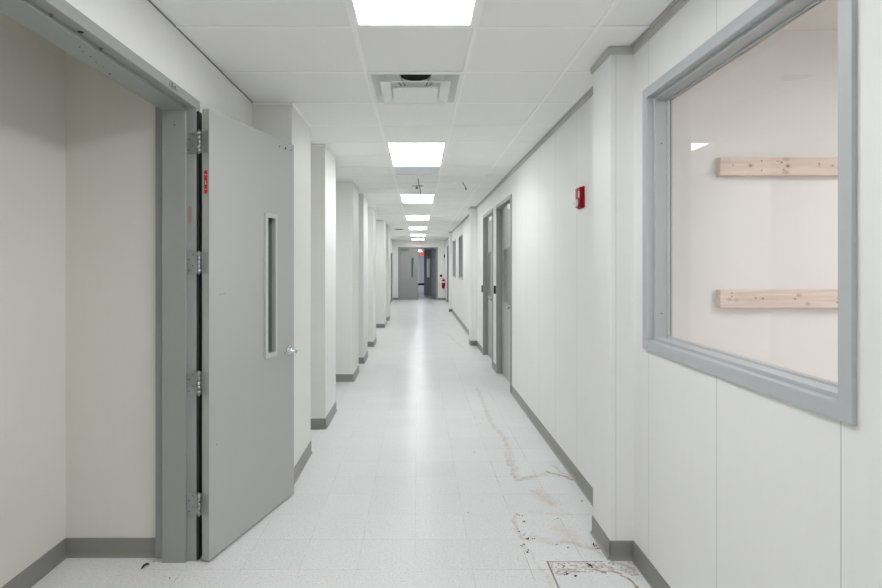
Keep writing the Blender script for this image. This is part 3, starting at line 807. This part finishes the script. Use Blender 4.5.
bmesh.ops.rotate(tb, verts=tb.verts[:], cent=(0, 0, 0), matrix=Matrix.Rotation(-PI / 2, 3, 'Z'))      # reads downwards
bmesh.ops.transform(tb, verts=tb.verts[:], matrix=Matrix(((0, 0, -1, 0), (-1, 0, 0, 0), (0, 1, 0, 0), (0, 0, 0, 1))))
bmesh.ops.translate(tb, verts=tb.verts[:], vec=(-.0345, -.038, .022))
obj('lettering', tb, M['white'], hs)['label'] = 'white FIRE lettering'

# card readers, room sign, small devices
def reader(loc, label, face='x'):
    t = thing('card_reader', label, 'card reader', loc, group='black card readers')
    bm = bmesh.new()
    if face == 'x': bbox(bm, -.026, .004, -.034, .034, -.06, .06, .003, 3)
    else: bbox(bm, -.05, .05, -.026, .004, -.055, .055, .003, 3)
    hs = obj('housing', bm, M['black'], t)
    bm = bmesh.new()
    if face == 'x': bbox(bm, -.029, -.024, -.012, .012, .030, .038, .001, 1)
    else: bbox(bm, -.012, .012, -.029, -.024, .030, .038, .001, 1)
    obj('indicator', bm, M['gasket'], hs)
reader((XR, 8.02, 1.238), 'black card reader between the two grey doors on the right')
reader((XR, 9.59, 1.185), 'black card reader left of the second grey door')
reader((1.06, YE, 1.14), 'small black plate on the end wall beside the fire extinguisher', 'y')
bm = bmesh.new(); bbox(bm, XR - .010, XR, 9.66, 9.78, 1.625, 1.745, .003)
single('room_sign', bm, M['perf'], 'small pale room sign above the second card reader', 'sign', (XR, 9.72, 1.685))
bm = bmesh.new(); bbox(bm, 1.13, 1.23, YE - .05, YE, 2.33, 2.47, .006, 2)
single('alarm_sounder', bm, M['white'], 'small white alarm box high on the end wall above the extinguisher', 'alarm', (1.18, YE, 2.40))
bm = bmesh.new(); bbox(bm, 1.19, 1.24, YE - .05, YE, 1.99, 2.14, .006, 2)
single('alarm_sensor', bm, M['black'], 'small black device on the end wall under the white alarm box', 'sensor', (1.215, YE, 2.06))

# exit signs
t = thing('exit_sign', 'white exit sign with pale red letters above the far double doors', 'exit sign', (-.05, YE, 2.635))
bm = bmesh.new(); bbox(bm, -.165, .165, -.035, .002, -.095, .095, .006); hs = obj('housing', bm, M['white'], t)
def exit_letters(size, m, t, y):
    tb = text_bm('EXIT', size, .001, .003)
    bmesh.ops.rotate(tb, verts=tb.verts[:], cent=(0, 0, 0), matrix=Matrix.Rotation(PI / 2, 3, 'X')); bmesh.ops.translate(tb, verts=tb.verts[:], vec=(0, y, 0))
    return obj('lettering', tb, m, t)
exit_letters(.17, M['pink'], hs, -.036)
t = thing('exit_sign', 'glowing red exit sign hanging beyond the far doors', 'exit sign', (.22, 33, 2.33))
bm = bmesh.new(); bbox(bm, -.13, .13, -.02, .02, -.08, .08, .004); hs = obj('housing', bm, M['exitred'], t)
exit_letters(.12, M['white'], hs, -.021)
bm = bmesh.new(); tube(bm, [(0, 0, .08), (0, 0, .48)], .008, 8); obj('stem', bm, M['white'], t)

# fire extinguisher
t = thing('fire_extinguisher', 'red fire extinguisher with pale label on the end wall at right', 'fire extinguisher', (1.165, YE - .085, .545))
bm = bmesh.new(); lathe(bm, [(.004, 0), (.060, 0), (.068, .012), (.068, .35), (.060, .385), (.035, .41), (.022, .42), (.004, .42)], n=28); cyl = obj('cylinder', bm, M['red'], t)
bm = bmesh.new(); lathe(bm, [(.0675, .27), (.0690, .27), (.0690, .335), (.0675, .335)], n=28); obj('label_band', bm, M['white'], cyl)
bm = bmesh.new(); tube(bm, [(0, 0, .415), (0, 0, .46)], .016, 14); vl = obj('valve', bm, M['steel'], t)
bm = bmesh.new(); bbox(bm, -.09, .02, -.010, .010, .468, .480, .003); bbox(bm, -.085, .02, -.010, .010, .440, .450, .003); obj('grip', bm, M['black'], vl)
bm = bmesh.new(); tube(bm, [(.015, 0, .44), (.07, 0, .43), (.085, 0, .38), (.08, 0, .25), (.078, 0, .12)], .010, 10); obj('hose', bm, M['black'], t)
bm = bmesh.new(); bbox(bm, -.03, .03, .066, .085, .10, .40, .002); obj('wall_bracket', bm, M['steel'], t)

# ------------------------------------------------------------------ pine rails in the side room
dk = (120, 96, 84); kn = (192, 168, 154)
def rail(zb, label, knots, seed):
    org = (1.572, 2.78, zb)
    bm = bmesh.new(); bbox(bm, 1.572, 3.95, 2.74, 2.782, zb, zb + .095, .002, 2)
    return single('pine_rail', bm, wood_mat('pine_%d' % seed, seed, knots), label, 'wooden rail', org, 'pine rails screwed to the room wall')
rail(2.073, 'upper pale pine rail screwed across the wall inside the right window',
     [(.066, .052, .006, dk), (.158, .050, .020, kn), (.158, .050, .008, dk), (.215, .075, .006, dk), (.215, .025, .006, dk), (.300, .073, .006, dk), (.320, .067, .008, dk), (.330, .030, .007, dk),
      (.345, .085, .024, kn), (.352, .048, .022, kn), (.340, .015, .022, kn), (.352, .048, .010, dk), (.515, .060, .007, dk), (.515, .048, .008, kn), (.585, .050, .007, dk), (.640, .078, .006, dk), (.640, .025, .006, dk)], 3)
rail(1.381, 'lower pale pine rail screwed across the wall inside the right window',
     [(.060, .078, .006, dk), (.060, .060, .006, dk), (.048, .044, .016, kn), (.083, .042, .018, kn), (.185, .052, .007, dk), (.222, .050, .008, dk), (.300, .042, .006, kn), (.390, .048, .008, dk), (.410, .066, .018, kn), (.455, .022, .018, kn),
      (.61, .028, .006, dk), (.62, .055, .018, kn), (.65, .050, .006, dk)], 5)

# ------------------------------------------------------------------ litter on the floor
bm = bmesh.new()
tube(bm, [(-1.462, 2.775, .004), (-1.458, 2.793, .010), (-1.447, 2.806, .012), (-1.436, 2.806, .008)], [.003, .006, .006, .002], 8)
single('dried_scrap', bm, M['bark'], 'small dark curled scrap on the floor beside the door frame', 'debris', (-1.449, 2.795, 0))
bm = bmesh.new()
def crumb(x, y, r):
    t = bmesh.new(); bmesh.ops.create_icosphere(t, subdivisions=1, radius=r)
    for v in t.verts: v.co = Vector((v.co.x * random.uniform(.6, 1.4), v.co.y * random.uniform(.6, 1.4), max(-.2 * r, v.co.z * random.uniform(.35, .7))))
    bmesh.ops.translate(t, verts=t.verts[:], vec=(x, y, .25 * r)); merge(bm, t)
def P(px, py): Y = 841.6 / (py - 266); return ((px - 418.5) * Y / 526, Y)
for px, py, n, r in ((519.5, 515.5, 5, .005), (524, 522, 4, .005), (515.4, 529.5, 3, .006), (525.5, 534.5, 3, .004), (527.5, 538.8, 5, .005), (535, 539.5, 3, .005), (523, 544.5, 5, .005), (526.5, 551, 4, .005),
                     (531.5, 533.5, 2, .004), (555.5, 544.5, 4, .004), (568.5, 547.3, 2, .006), (595, 545.5, 6, .006), (597, 549, 3, .006), (591, 566.5, 8, .006), (588.5, 565, 3, .005), (565.5, 573.5, 6, .006), (576, 576, 3, .006), (563, 567, 3, .005), (168.5, 577, 2, .004), (154, 561.5, 3, .004), (479, 424, 2, .004), (475, 452, 2, .004), (468, 513, 2, .004), (482, 492, 1, .004), (557, 519, 2, .004), (581, 501, 4, .004)):
    x, y = P(px, py)
    for i in range(n): crumb(x + random.gauss(0, .008), y + random.gauss(0, .010), r * random.uniform(.5, 1.1))
o = obj('floor_crumbs', bm, M['crumb']); o['kind'] = 'stuff'; tag(o, 'scattered dark crumbs on the stained floor by the right wall', 'debris')

# ------------------------------------------------------------------ world, camera, colour management
w = bpy.data.worlds.new('World'); S.world = w; w.use_nodes = True
w.node_tree.nodes['Background'].inputs[0].default_value = (.02, .02, .02, 1)
cam = bpy.data.cameras.new('camera'); co = bpy.data.objects.new('camera', cam); COL.objects.link(co)
co.location = (0, 0, 1.6); co.rotation_euler = (PI / 2, 0, 0)
cam.sensor_width = 36; cam.lens = 36 * 526 / 882
cam.shift_x = (441 - 418.5) / 882; cam.shift_y = -(294 - 266) / 882
cam.clip_start = .02; cam.clip_end = 200
S.camera = co
S.view_settings.view_transform = 'Standard'; S.view_settings.look = 'None'; S.view_settings.gamma = 1.0
S.view_settings.use_curve_mapping = False
S.view_settings.exposure = 0.94
S.cycles.max_bounces = 14; S.cycles.diffuse_bounces = 9; S.cycles.glossy_bounces = 5; S.cycles.transparent_max_bounces = 12
S.cycles.use_denoising = True
S.cycles.caustics_reflective = False; S.cycles.caustics_refractive = False
